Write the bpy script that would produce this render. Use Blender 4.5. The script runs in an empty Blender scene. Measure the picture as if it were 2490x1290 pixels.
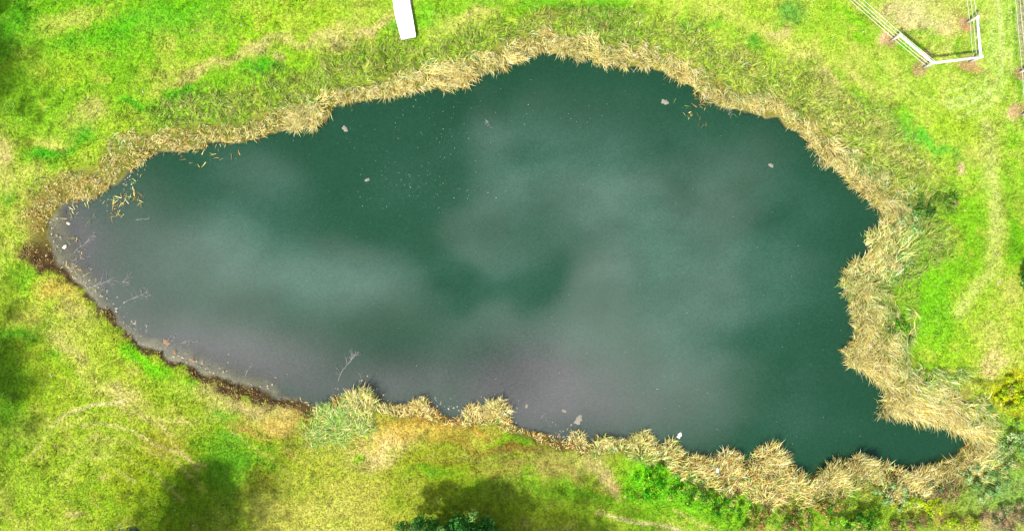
import bpy, math, random
import numpy as np
R = math.radians
sc = bpy.context.scene
col = sc.collection

# ------------------------------------------------------------------ camera, sky, sun, exposure
CAMH = 48.0
PX = 0.025                     # metres of ground per photo pixel
cam = bpy.data.cameras.new('camera')
cam.lens = 27.76; cam.sensor_width = 36.0; cam.clip_start = 0.1; cam.clip_end = 6000
camo = bpy.data.objects.new('camera', cam); col.objects.link(camo)
camo.location = (0, 0, CAMH); camo.rotation_euler = (0, 0, 0)
sc.camera = camo

SUN_EL, SUN_AZ = 52.0, 222.0   # azimuth clockwise from +Y, where the sun stands (lower left of the picture)
sd = np.array([math.sin(R(SUN_AZ)) * math.cos(R(SUN_EL)), math.cos(R(SUN_AZ)) * math.cos(R(SUN_EL)), math.sin(R(SUN_EL))])
sun = bpy.data.lights.new('sun', 'SUN'); sun.energy = 4.6; sun.angle = R(3.0); sun.color = (1.0, 0.955, 0.88)
suno = bpy.data.objects.new('sun', sun); col.objects.link(suno)
suno.rotation_euler = (R(90 - SUN_EL), 0, R(180 - SUN_AZ))

sc.view_settings.view_transform = 'Standard'; sc.view_settings.look = 'None'
sc.view_settings.gamma = 1.0; sc.view_settings.exposure = 1.1

world = bpy.data.worlds.new('World'); sc.world = world; world.use_nodes = True
nt = world.node_tree; nt.nodes.clear()
def N(t, **k):
    n = nt.nodes.new(t)
    for a, b in k.items(): setattr(n, a, b)
    return n
def L(a, b): nt.links.new(a, b)
def val(x, sock):
    if isinstance(x, (int, float)): sock.default_value = x
    elif isinstance(x, tuple): sock.default_value = x
    else: L(x, sock)
def M_(op, a, b=0.0, c=None, clamp=False):
    n = N('ShaderNodeMath', operation=op, use_clamp=clamp); val(a, n.inputs[0]); val(b, n.inputs[1])
    if c is not None: val(c, n.inputs[2])
    return n.outputs[0]
def V_(op, a, b=None):
    n = N('ShaderNodeVectorMath', operation=op); val(a, n.inputs[0])
    if b is not None: val(b, n.inputs[1])
    return n
sky = N('ShaderNodeTexSky', sky_type='NISHITA'); sky.sun_disc = False
sky.sun_elevation = R(SUN_EL); sky.sun_rotation = R(SUN_AZ)
tc = N('ShaderNodeTexCoord'); sep = N('ShaderNodeSeparateXYZ'); L(tc.outputs['Generated'], sep.inputs[0])
zc = M_('MAXIMUM', sep.outputs[2], 0.06)
u = M_('MULTIPLY', M_('DIVIDE', sep.outputs[0], zc), CAMH); v = M_('MULTIPLY', M_('DIVIDE', sep.outputs[1], zc), CAMH)
cmb = N('ShaderNodeCombineXYZ'); L(u, cmb.inputs[0]); L(v, cmb.inputs[1])
def noise(scale, detail, rough, w=0.0, vec=None):
    n = N('ShaderNodeTexNoise', noise_dimensions='3D'); n.inputs['Scale'].default_value = scale
    n.inputs['Detail'].default_value = detail; n.inputs['Roughness'].default_value = rough
    L(vec if vec is not None else cmb.outputs[0], n.inputs['Vector']); return n
wn = noise(0.09, 5, 0.6)
warp = V_('MULTIPLY', V_('SUBTRACT', wn.outputs['Color'], (0.5, 0.5, 0.5)).outputs[0], (8.0, 7.0, 0.0))
wv = V_('ADD', cmb.outputs[0], warp.outputs[0]).outputs[0]
# thin broken cloud overhead: each bank is a soft ellipse of the cloud sheet (centre, half sizes, density)
CLOUD = [(380, 560, 170, 110, .34), (560, 640, 150, 90, .34), (500, 740, 330, 130, .44), (330, 840, 260, 120, .44), (700, 880, 260, 90, .34), (850, 660, 190, 70, .42),
         (1130, 950, 220, 100, .34), (1470, 740, 120, 130, .58), (1440, 620, 130, 100, .34), (1590, 930, 210, 150, .62), (1440, 900, 160, 110, .26), (1310, 1010, 200, 60, .3),
         (1640, 430, 200, 90, .26), (1420, 480, 170, 90, .40), (1200, 420, 70, 110, .34), (640, 410, 100, 60, .26), (900, 740, 170, 60, .32), (1150, 300, 60, 60, .16), (1010, 560, 60, 40, .14),
         (1700, 600, 130, 140, .30), (1800, 480, 110, 110, .24), (1130, 560, 70, 90, .34), (1220, 620, 70, 70, .28), (1230, 790, 110, 70, .40), (1060, 800, 90, 50, .2), (1350, 290, 220, 60, .14), (1780, 760, 120, 100, .3), (1960, 680, 70, 60, .18), (1820, 940, 140, 80, .24),
         (800, 990, 300, 50, .2), (-300, 300, 500, 400, .5), (2900, 200, 600, 500, .5), (1200, -900, 900, 500, .5), (900, 2300, 1200, 600, .5)]
acc = None
for (a, b, ra, rb, s) in CLOUD:
    d = V_('SUBTRACT', wv, ((a - 1245) * PX, (645 - b) * PX, 0.0)).outputs[0]
    d = V_('MULTIPLY', d, (1 / (ra * PX * 1.15), 1 / (rb * PX * 1.15), 0.0)).outputs[0]
    ln = V_('LENGTH', d).outputs['Value']
    mr = N('ShaderNodeMapRange', interpolation_type='SMOOTHERSTEP'); L(ln, mr.inputs[0])
    mr.inputs[1].default_value = 0.0; mr.inputs[2].default_value = 1.6; mr.inputs[3].default_value = s; mr.inputs[4].default_value = 0.0
    acc = mr.outputs[0] if acc is None else M_('ADD', acc, mr.outputs[0])
# clear rifts
for (a, b, ra, rb, s) in [(1335, 690, 55, 50, .50), (1050, 420, 55, 140, .3), (1110, 650, 70, 36, .3), (1240, 700, 90, 34, .2), (1070, 260, 50, 110, .20), (960, 560, 110, 34, .22), (1080, 620, 60, 34, .26), (1165, 690, 50, 34, .3), (1890, 820, 150, 34, .30), (1150, 745, 45, 34, .22),
                          (1970, 540, 90, 110, .25), (960, 860, 90, 40, .2), (2000, 960, 220, 90, .2), (1550, 470, 45, 36, .26), (1030, 490, 50, 80, .2), (1250, 900, 110, 80, .34), (1960, 710, 80, 26, .2), (1230, 385, 60, 28, .2), (1320, 770, 40, 30, .14)]:
    d = V_('SUBTRACT', wv, ((a - 1245) * PX, (645 - b) * PX, 0.0)).outputs[0]
    d = V_('MULTIPLY', d, (1 / (ra * PX * 1.15), 1 / (rb * PX * 1.15), 0.0)).outputs[0]
    ln = V_('LENGTH', d).outputs['Value']
    mr = N('ShaderNodeMapRange', interpolation_type='SMOOTHERSTEP'); L(ln, mr.inputs[0])
    mr.inputs[1].default_value = 0.0; mr.inputs[2].default_value = 1.6; mr.inputs[3].default_value = s; mr.inputs[4].default_value = 0.0
    acc = M_('SUBTRACT', acc, mr.outputs[0])
cn = noise(0.14, 4, 0.6, vec=wv)
acc = M_('MULTIPLY', acc, M_('ADD', M_('MULTIPLY', cn.outputs['Fac'], 1.8), 0.16))
acc = M_('MINIMUM', M_('MAXIMUM', acc, 0.0), 1.0)
CLOUD_GAIN = 36.0
mixw = N('ShaderNodeMix', data_type='RGBA'); L(acc, mixw.inputs[0]); L(sky.outputs[0], mixw.inputs[6])
mixw.inputs[7].default_value = (CLOUD_GAIN, CLOUD_GAIN * 0.93, CLOUD_GAIN * 0.97, 1)
bg = N('ShaderNodeBackground'); bg.inputs['Strength'].default_value = 0.10; L(mixw.outputs[2], bg.inputs['Color'])
wo = N('ShaderNodeOutputWorld'); L(bg.outputs[0], wo.inputs['Surface'])

# ------------------------------------------------------------------ helpers
rng = np.random.default_rng(7); random.seed(7)
WZ = -0.5                                       # water level
def P(px, py, z=0.0):
    k = PX * (CAMH - z) / CAMH
    return ((px - 1245) * k, (645 - py) * k, z)
def lin(c):
    c = np.asarray(c, float) / 255.0
    return np.where(c <= 0.04045, c / 12.92, ((c + 0.055) / 1.055) ** 2.4)
GAIN = 0.50
TG = 0.49                      # turf reflects a little less than the dry reeds
def alb(r, g, b, k=1.0): return lin((r, g, b)) * GAIN * k

def tag(o, label=None, cat=None, group=None, kind=None):
    if label: o['label'] = label
    if cat: o['category'] = cat
    if group: o['group'] = group
    if kind: o['kind'] = kind
    return o
def empty(name, loc=(0, 0, 0), rz=0.0):
    o = bpy.data.objects.new(name, None); o.location = loc; o.rotation_euler = (0, 0, rz); o.empty_display_size = .3
    col.objects.link(o); return o
def mesh_obj(name, verts, faces, mat, parent=None, vcol=None, smooth=False, nper=None):
    me = bpy.data.meshes.new(name)
    verts = np.asarray(verts, np.float32)
    if nper:                                    # constant face size array
        faces = np.asarray(faces, np.int32); nf = len(faces)
        me.vertices.add(len(verts)); me.vertices.foreach_set('co', verts.ravel())
        me.loops.add(nf * nper); me.loops.foreach_set('vertex_index', faces.ravel())
        me.polygons.add(nf); me.polygons.foreach_set('loop_start', np.arange(nf, dtype=np.int32) * nper)
        try: me.polygons.foreach_set('loop_total', np.full(nf, nper, np.int32))
        except Exception: pass
        me.update(calc_edges=True)
    else:
        me.from_pydata([tuple(map(float, q)) for q in verts], [], faces); me.update()
    if vcol is not None:
        a = me.color_attributes.new('Col', 'FLOAT_COLOR', 'POINT')
        c = np.ones((len(verts), 4), np.float32); c[:, :3] = vcol
        a.data.foreach_set('color', c.ravel())
    if smooth: me.polygons.foreach_set('use_smooth', np.ones(len(me.polygons), bool))
    me.materials.append(mat)
    o = bpy.data.objects.new(name, me); col.objects.link(o)
    if parent is not None: o.parent = parent
    return o

# value noise
_perm = rng.random((257, 257))
def vnoise(x, y):
    xi = np.floor(x).astype(int); yi = np.floor(y).astype(int); fx = x - xi; fy = y - yi
    fx = fx * fx * (3 - 2 * fx); fy = fy * fy * (3 - 2 * fy)
    a = _perm[xi % 256, yi % 256]; b = _perm[(xi + 1) % 256, yi % 256]; c = _perm[xi % 256, (yi + 1) % 256]; d = _perm[(xi + 1) % 256, (yi + 1) % 256]
    return (a * (1 - fx) + b * fx) * (1 - fy) + (c * (1 - fx) + d * fx) * fy
def fbm(x, y, f, o=3, seed=0.0):
    s = 0; a = 1; t = 0
    for i in range(o):
        s = s + a * vnoise(x * f + 17.3 * i + seed, y * f - 9.1 * i + seed * 1.7); t += a; a *= .5; f *= 2.03
    return s / t
def sstep(a, b, x):
    t = np.clip((x - a) / (b - a), 0, 1); return t * t * (3 - 2 * t)

# ------------------------------------------------------------------ shoreline
SH = [(150,500),(185,484),(240,474),(295,445),(325,405),(375,373),(450,362),(520,345),(590,348),(640,324),(700,310),(765,316),(797,288),(815,258),
(870,250),(930,240),(985,218),(1040,212),(1100,206),(1150,192),(1180,178),(1220,164),(1260,142),(1310,130),(1360,128),(1410,138),(1460,146),
(1520,156),(1580,163),(1630,182),(1680,208),(1720,240),(1780,266),(1850,278),(1900,298),(1940,325),(1985,362),(2030,410),(2080,460),(2128,494),
(2146,530),(2120,575),(2098,620),(2068,650),(2058,690),(2062,735),(2078,780),(2072,830),(2086,870),(2112,910),(2135,945),(2152,965),(2150,990),
(2190,1012),(2250,1018),(2300,1034),(2330,1055),(2347,1075),(2335,1098),(2305,1116),(2250,1138),(2200,1146),(2150,1134),(2110,1120),(2060,1124),
(2020,1126),(1985,1148),(1950,1152),(1905,1132),(1870,1124),(1830,1122),(1790,1128),(1750,1138),(1700,1124),(1660,1104),(1620,1084),(1560,1074),
(1500,1070),(1440,1080),(1390,1082),(1340,1067),(1300,1050),(1250,1032),(1222,1005),(1200,995),(1165,1002),(1110,1018),(1060,1006),(1030,985),
(1010,980),(985,988),(940,975),(910,965),(885,958),(850,964),(810,980),(770,990),(720,975),(660,958),(600,943),(550,928),(500,904),(450,880),
(400,868),(350,838),(305,800),(265,762),(228,725),(190,690),(155,655),(130,620),(118,575),(125,530)]
poly = np.array([P(a, b, WZ)[:2] for a, b in SH])
def smooth_closed(p, it=2):
    for _ in range(it):
        q = np.roll(p, -1, 0); p = np.stack([.75 * p + .25 * q, .25 * p + .75 * q], 1).reshape(-1, 2)
    return p
poly = smooth_closed(poly, 1)
GX0, GX1, GY0, GY1, GS = -40.0, 40.0, -24.0, 24.0, 0.125
gx = np.arange(GX0, GX1 + 1e-6, GS); gy = np.arange(GY0, GY1 + 1e-6, GS)
XX, YY = np.meshgrid(gx, gy)
def sdist(X, Y):
    X = X.ravel(); Y = Y.ravel(); best = np.full(X.shape, 1e9); ins = np.zeros(X.shape, bool)
    A = poly; B = np.roll(poly, -1, 0)
    for (ax, ay), (bx, by) in zip(A, B):
        dx, dy = bx - ax, by - ay; l2 = dx * dx + dy * dy + 1e-12
        t = np.clip(((X - ax) * dx + (Y - ay) * dy) / l2, 0, 1)
        d = (X - ax - t * dx) ** 2 + (Y - ay - t * dy) ** 2; best = np.minimum(best, d)
        cr = ((ay > Y) != (by > Y)) & (X < (bx - ax) * (Y - ay) / (by - ay + 1e-15) + ax); ins ^= cr
    return np.where(ins, -1, 1) * np.sqrt(best)
SD = sdist(XX, YY).reshape(XX.shape)
SD = SD + (fbm(XX, YY, 1.1, 3, 3.0) - .5) * 0.7
GDY, GDX = np.gradient(SD, GS)
def samp(G, x, y):
    fx = np.clip((x - GX0) / GS, 0, len(gx) - 1.001); fy = np.clip((y - GY0) / GS, 0, len(gy) - 1.001)
    ix = fx.astype(int); iy = fy.astype(int); fx -= ix; fy -= iy
    return (G[iy, ix] * (1 - fx) + G[iy, ix + 1] * fx) * (1 - fy) + (G[iy + 1, ix] * (1 - fx) + G[iy + 1, ix + 1] * fx) * fy
def dist(x, y): return samp(SD, x, y)
def topx(x, y): return x / PX + 1245, 645 - y / PX     # ground position in photo pixels (z = 0)
def ctrl(x, y, pts, sig=95.0):
    qx, qy = topx(x, y); num = 0; den = 1e-9
    for p in pts:
        w = np.exp(-((qx - p[0]) ** 2 + (qy - p[1]) ** 2) / (2 * sig * sig)) + 1e-12 / (1 + (qx - p[0]) ** 2 + (qy - p[1]) ** 2)
        w = w[..., None] if w.ndim else w
        num = num + w * np.array(p[2:]); den = den + w
    return num / den
def height(x, y):
    x = np.asarray(x, float); y = np.asarray(y, float); d = dist(x, y)
    qx, qy = topx(x, y)
    west = np.exp(-((qx - 80) / 260.0) ** 2 - ((qy - 640) / 190.0) ** 2)
    sw = np.exp(-((qx - 480) / 340.0) ** 2 - ((qy - 900) / 130.0) ** 2)
    land = WZ - 0.02 + (0.52) * (1 - np.exp(-np.maximum(d, 0) / (0.75 - 0.1 * np.maximum(sw, west)))) + (fbm(x, y, .25, 2, 8.) - .5) * .16 * sstep(0.5, 5, d)
    sl = np.maximum(1.3 - 1.75 * west - 1.5 * sw, .13 - .05 * np.exp(-((qx - 130) / 90.) ** 2 - ((qy - 600) / 130.) ** 2))
    bed = WZ - 0.02 - np.minimum(-np.minimum(d, 0) * sl, 1.9)
    return np.where(d > 0, land, bed)

# ------------------------------------------------------------------ colour of the turf (albedo), from the photo's patches of grass; tree shade painted in as deep green
G1 = (112,190,22); G2 = (58,172,20); YG = (158,202,58); PALE = (196,206,110); DRY = (218,198,132); PINK = (224,194,150)
OLI = (132,164,34); GOLD = (214,176,62); RUST = (176,112,40); TEAL = (118,182,96); LIME = (112,214,16); YEL = (196,206,8); BRN = (120,92,50)
SAGE = (138,176,104)
BASE = [(100,100,*G1),(400,80,*G1),(60,300,130,196,46),(300,250,138,196,50),(700,60,140,200,44),(900,40,150,200,60),(1150,30,150,200,60),(1400,20,128,196,40),
 (1700,40,160,206,70),(1950,120,166,206,80),(2100,60,130,196,30),(2250,50,204,206,134),(2420,60,140,200,76),(2300,250,166,208,80),(2440,350,122,198,36),
 (2200,350,160,206,76),(2460,600,110,180,20),(2330,650,118,196,24),(2400,830,168,206,70),(2250,800,120,196,26),(2450,960,150,195,40),(2480,1150,136,178,90),
 (2300,1240,150,180,70),(2000,1260,120,175,40),(1700,1260,120,186,40),(1450,1230,124,182,36),(1200,1200,126,160,30),(1350,1120,186,190,90),(1000,1180,170,180,60),
 (800,1220,196,198,90),(600,1150,112,160,24),(400,1180,140,182,30),(150,1200,154,192,60),(100,950,140,184,34),(300,950,160,194,60),(50,750,150,194,54),
 (450,1030,150,184,50),(200,780,186,200,78),(700,1060,170,184,60),(30,500,180,200,84),(600,1280,110,150,24),(1900,400,150,185,70)]
BLOB = [ # px, py, half length, half width, angle, colour, strength
 (520,1190,150,80,0,(70,150,16),.6),(1200,1210,200,50,0,(84,150,18),.5),(20,950,60,170,0,(70,150,14),.6),(180,50,110,22,26,PALE,.6),(60,160,90,22,24,YG,.6),(330,70,240,36,20,(84,186,22),.7),(170,170,70,28,20,YG,.7),(450,165,90,22,22,YG,.4),  # first three blobs: tree shade painted into the turf as deep green
 (460,180,90,20,10,DRY,.55),(600,125,90,16,18,DRY,.6),(760,80,90,20,14,DRY,.55),(640,135,26,12,20,PINK,.5),(680,148,18,8,20,PINK,.6),(620,172,56,26,8,G2,.8),(440,225,32,22,50,G2,.75),(335,258,36,14,10,G2,.7),
 (178,342,36,26,30,G2,.85),(116,386,42,26,10,G2,.85),(14,482,28,16,0,G2,.8),(205,285,44,34,40,DRY,.5),(130,345,26,16,0,PALE,.7),(8,390,26,60,0,DRY,.55),(175,390,60,18,20,YG,.6),(65,445,90,26,10,PALE,.5),
 (280,330,60,22,25,YG,.6),(500,60,60,30,0,(90,188,24),.5),(740,40,90,26,0,YG,.5),(30,60,60,70,0,(70,170,20),.6),  # last blob: shade of the top left corner painted in as deep green
 (895,70,48,18,20,DRY,.7),(812,100,34,20,10,DRY,.6),(870,30,40,18,20,PALE,.4),(945,75,26,16,20,(80,190,30),.7),(1050,46,44,34,0,(96,196,30),.7),(1145,40,60,16,5,DRY,.5),(1110,65,80,14,8,PALE,.5),
 (1400,16,160,20,0,(90,180,30),.7),(1330,42,70,12,5,(176,150,86),.5),(1490,68,70,18,-20,(130,150,100),.5),(1150,16,60,12,0,G2,.4),(1250,40,50,18,10,G1,.6),
 (1690,50,40,30,-20,G2,.6),(1820,92,28,22,-30,G2,.8),(1920,28,40,30,50,(104,172,74),.8),(1890,78,30,16,0,DRY,.6),(1760,40,60,20,-20,PALE,.5),(1745,60,20,14,0,(90,190,30),.5),
 (1940,130,60,24,-30,PALE,.6),(1990,175,50,16,-30,DRY,.45),(2040,230,70,20,-35,DRY,.4),(1960,160,24,12,0,G2,.5),(2030,175,30,10,-30,G1,.6),(2100,180,60,14,-35,DRY,.4),(2110,240,44,14,-40,(110,200,40),.7),(2160,260,60,14,-40,G1,.5),
 (2165,300,90,14,-40,DRY,.35),(2240,330,70,16,-42,(90,196,50),.75),(2290,380,50,14,-45,(90,196,60),.7),(2200,370,70,14,-40,DRY,.5),(2060,300,80,16,-35,DRY,.4),(2110,410,40,10,-35,DRY,.3),
 (2370,380,50,50,0,PALE,.6),(2313,424,10,8,0,PINK,.8),(2330,300,60,40,-30,YG,.6),
 (2290,70,24,26,0,DRY,.8),(2232,82,22,18,0,(98,190,40),.9),(2250,120,26,14,0,(110,190,50),.6),(2200,40,50,16,-30,DRY,.5),(2300,20,40,20,0,PALE,.6),(2350,100,8,60,0,(110,190,40),.7),(2090,60,80,16,-40,(110,190,14),.7),(2200,130,70,12,-40,(110,190,14),.7),
 (2166,100,16,12,0,PINK,.95),(2234,170,15,13,0,PINK,.95),(2352,152,22,12,8,(216,176,116),.95),(2346,56,14,9,0,(216,170,110),.9),(2480,178,18,7,0,PINK,.95),(2478,265,14,20,0,PINK,.95),
 (2486,60,12,130,0,(178,176,140),.8),(2428,60,10,120,0,(158,206,104),.5),(2300,165,110,8,6,(104,190,10),.4),(2230,40,60,40,-30,(212,206,146),.6),
 (2400,400,16,90,3,(170,208,100),.5),(2425,520,22,90,0,(172,206,98),.7),(2412,640,26,80,0,(176,204,96),.6),(2470,560,20,80,0,(96,176,14),.6),
 (2240,620,60,60,0,(112,196,22),.6),(2270,760,60,90,0,(100,190,22),.6),(2400,820,46,50,0,PALE,.6),(2470,720,30,40,0,PALE,.7),(2425,704,8,7,0,PINK,.8),(2411,776,6,5,0,PINK,.6),(2413,872,28,14,0,DRY,.7),(2360,770,40,60,0,YG,.4),
 (2420,915,90,8,-6,(120,140,40),.8),(2452,962,44,44,0,YEL,.95),(2440,990,40,12,-30,(190,190,20),.8),(2400,1060,50,40,-50,TEAL,.6),(2470,1050,30,50,0,(136,206,44),.7),
 (2420,1180,70,60,0,(128,176,112),.7),(2440,1270,60,24,0,(196,166,122),.7),(2300,1270,60,14,0,(170,140,70),.6),(2240,1230,40,22,0,(180,204,20),.7),
 (1590,1150,70,34,-20,LIME,.9),(1640,1195,70,26,-15,(96,200,20),.8),(1760,1230,120,26,-8,(110,190,30),.6),(1480,1150,60,16,-50,DRY,.75),(1420,1115,60,14,-25,DRY,.6),(1500,1180,24,14,0,(200,176,110),.6),
 (1350,1125,80,22,-8,PALE,.6),(1240,1072,84,18,-6,(100,184,24),.9),(1330,1095,60,12,-12,(130,200,40),.6),(1170,1085,160,14,-6,(150,128,44),.7),(1290,1110,90,10,-14,(140,110,50),.6),
 (1060,1040,130,28,-2,(212,184,76),.7),(960,1070,70,26,20,(224,196,96),.8),(920,1100,70,30,10,(222,210,136),.8),(1060,1025,90,8,0,RUST,.4),(1140,1035,50,8,-5,RUST,.35),(1100,1140,200,30,0,(140,158,30),.6),
 (1060,1150,60,14,0,(96,180,30),.6),(1290,1150,60,20,0,(126,150,40),.5),(1240,1145,60,14,0,(176,160,80),.6),(1290,1160,24,24,0,(84,176,30),.6),(860,1105,14,12,0,(110,210,20),.7),(880,1150,60,16,0,(150,184,50),.6),(1010,1130,60,10,0,(140,170,30),.6),
 (1500,1215,200,14,-14,(110,180,24),.6),(1380,1200,80,18,-10,(100,184,20),.6),(1350,1160,60,22,-10,(190,178,94),.6),(1330,1260,160,18,-5,(140,176,36),.5),
 (700,1250,90,60,0,(202,200,92),.6),(880,1220,60,80,0,(186,190,80),.6),(570,1120,90,60,-20,(80,162,26),.7),(480,1200,90,50,0,(110,150,22),.6),(640,1170,40,30,0,(150,140,50),.6),
 (360,880,50,20,-30,(116,214,16),.8),(330,870,30,14,-20,LIME,.6),(448,922,26,16,0,LIME,.85),(540,1002,46,22,-5,(96,180,60),.8),(580,1060,30,12,0,(90,180,50),.6),(150,860,20,12,0,G2,.5),(60,810,60,20,-10,G2,.7),(90,780,50,20,-10,(110,196,24),.6),
 (60,680,50,40,0,(100,196,30),.7),(130,720,60,34,-20,(212,196,84),.8),(190,780,50,20,-30,DRY,.5),(110,750,30,14,0,(90,190,26),.4),(230,830,70,50,-40,YG,.5),(180,830,60,20,-30,DRY,.5),(60,760,40,30,0,(176,182,84),.6),
 (300,960,70,22,-10,DRY,.5),(230,910,60,20,-30,PALE,.6),(170,900,60,20,-30,(130,190,30),.5),(600,975,140,16,-16,DRY,.6),(680,1020,90,18,-8,(214,190,100),.7),(620,1030,60,14,-10,(180,150,70),.6),(500,960,70,16,-25,PALE,.5),
 (420,1010,70,12,-10,DRY,.35),(250,1090,60,40,0,PALE,.4),(260,1165,16,10,0,DRY,.6),(200,1260,20,12,0,DRY,.6),(60,1180,60,40,0,(150,196,60),.6),(330,1060,90,12,-15,(120,186,40),.5),
 (400,1090,60,30,-30,(170,150,40),.5),(700,1100,30,16,-20,(180,150,80),.5),(640,1080,40,14,-20,(110,176,40),.6),(330,1150,70,50,0,(150,178,26),.6),(700,1130,50,12,-20,(150,180,40),.6)]
TRACK = [ # mown / driven lines in the turf: points, half width, colour, strength
 ([(2310,262),(2360,250),(2400,228),(2428,190),(2440,130),(2432,60),(2425,0)],8,(202,224,156),.6),([(2300,246),(2350,234),(2388,210),(2410,170),(2418,120),(2408,50)],7,(196,222,150),.45),([(2330,285),(2385,265),(2430,230),(2456,170),(2460,100),(2452,0)],7,(196,220,146),.45),([(2290,225),(2340,214),(2372,196),(2396,160)],3,(196,220,150),.5),
 ([(2140,150),(2180,200),(2240,235),(2300,246)],3,(196,220,140),.3),
 ([(2445,330),(2452,300),(2440,270)],6,(170,210,120),.4),([(2400,300),(2412,420),(2420,560),(2405,660),(2330,760)],18,(196,212,130),.6),
 ([(195,1000),(240,985),(300,975)],5,(226,218,160),.6),([(130,1040),(165,1012),(190,1000)],6,(222,210,150),.5),([(200,1035),(250,1028),(330,1052),(390,1085),(440,1110),(480,1140)],5,(220,208,140),.5),([(340,1005),(400,1040),(420,1060)],5,(224,204,130),.6),([(420,1080),(470,1130),(500,1130)],4,(224,204,130),.35),([(280,1140),(330,1170)],4,(226,222,160),.4),
 ([(1450,1248),(1520,1262),(1580,1272),(1650,1288)],5,(228,214,160),.7),([(1640,1240),(1700,1268),(1740,1285)],4,(226,206,140),.6),([(1000,1120),(1150,1118),(1330,1128),(1440,1150)],4,(170,140,70),.4),
 ([(60,1120),(120,1060),(220,1010),(330,1000)],5,(206,204,120),.35),([(150,1100),(230,1062),(330,1078),(420,1120),(500,1190)],5,(206,204,120),.35),([(120,1180),(210,1110),(300,1110),(380,1150),(450,1220)],5,(200,206,120),.35),([(560,1010),(660,1060),(760,1120)],5,(120,176,36),.4),([(500,1000),(600,1070),(700,1150)],5,(200,196,110),.3),
 ([(2290,905),(2380,918),(2490,930)],4,(110,120,40),.8),([(2300,900),(2400,905)],4,(206,196,110),.6),
 ([(2462,0),(2468,120),(2480,230),(2486,300)],5,(84,166,10),.6),
 ([(2180,110),(2240,165)],6,(90,176,14),.4)]
BC = np.array(BASE, float); BC[:, 2:] = lin(BC[:, 2:])
def turf(x, y):
    x = np.asarray(x, float); y = np.asarray(y, float)
    w1 = (fbm(x, y, .55, 3, 1.) - .5); w2 = (fbm(x, y, .55, 3, 31.) - .5)
    qx, qy = topx(x + w1 * 2.2, y + w2 * 2.2)
    num = np.zeros(qx.shape + (3,)); den = np.zeros(qx.shape) + 1e-9
    for p in BC:
        w = np.exp(-np.minimum(((qx - p[0]) ** 2 + (qy - p[1]) ** 2) / (2 * 110. ** 2), 60)) + 1e-9 / (1 + 1e-4 * ((qx - p[0]) ** 2 + (qy - p[1]) ** 2))
        num += w[..., None] * p[2:]; den += w
    c = num / den[..., None]
    # general patchiness: drier and lusher grass
    n = fbm(x, y, .45, 4, 5.); m = fbm(x, y, 1.3, 3, 9.)
    k = (sstep(.52, .72, n) * .38)[..., None]; c = c * (1 - k) + lin(PALE) * k
    k = (sstep(.52, .30, m) * .34)[..., None]; c = c * (1 - k) + lin(G1) * .85 * k
    k = (sstep(.56, .78, m) * .30)[..., None]; c = c * (1 - k) + lin((206, 196, 112)) * k
    for (a, b, ra, rb, ang, cc, s) in BLOB:
        ca, sa = math.cos(R(ang)), math.sin(R(ang)); dx = qx - a; dy = -(qy - b)
        r2 = ((dx * ca + dy * sa) / ra) ** 2 + ((-dx * sa + dy * ca) / rb) ** 2
        k = (s * np.exp(-np.minimum(r2, 30.) ** 1.15 * .8))
        k = np.clip(k * (0.85 + .6 * m), 0, 1)[..., None]; c = c * (1 - k) + lin(cc) * k
    px0, py0 = topx(x + w1 * .35, y + w2 * .35)
    f = fbm(x, y, 2.2, 2, 41.)
    for pts, hw, cc, s in TRACK:
        best = np.full(qx.shape, 1e9)
        for (ax, ay), (bx, by) in zip(pts[:-1], pts[1:]):
            dx, dy = bx - ax, by - ay; t = np.clip(((px0 - ax) * dx + (py0 - ay) * dy) / (dx * dx + dy * dy), 0, 1)
            best = np.minimum(best, (px0 - ax - t * dx) ** 2 + (py0 - ay - t * dy) ** 2)
        k = np.clip(s * np.exp(-best / (hw * hw)) * (.35 + 1.3 * f), 0, 1)[..., None]; c = c * (1 - k) + lin(cc) * k
    gg = np.clip((c[..., 1] - c[..., 0]) / (c[..., 1] + 1e-6) * 2.2, 0, 1)[..., None]; c = c * (1 + gg * np.array([.14, .0, -.35]))
    return c * np.array([1.02, .98, .9]) * TG * (.80 + .42 * fbm(x, y, 4.5, 2, 57.))[..., None]

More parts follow.
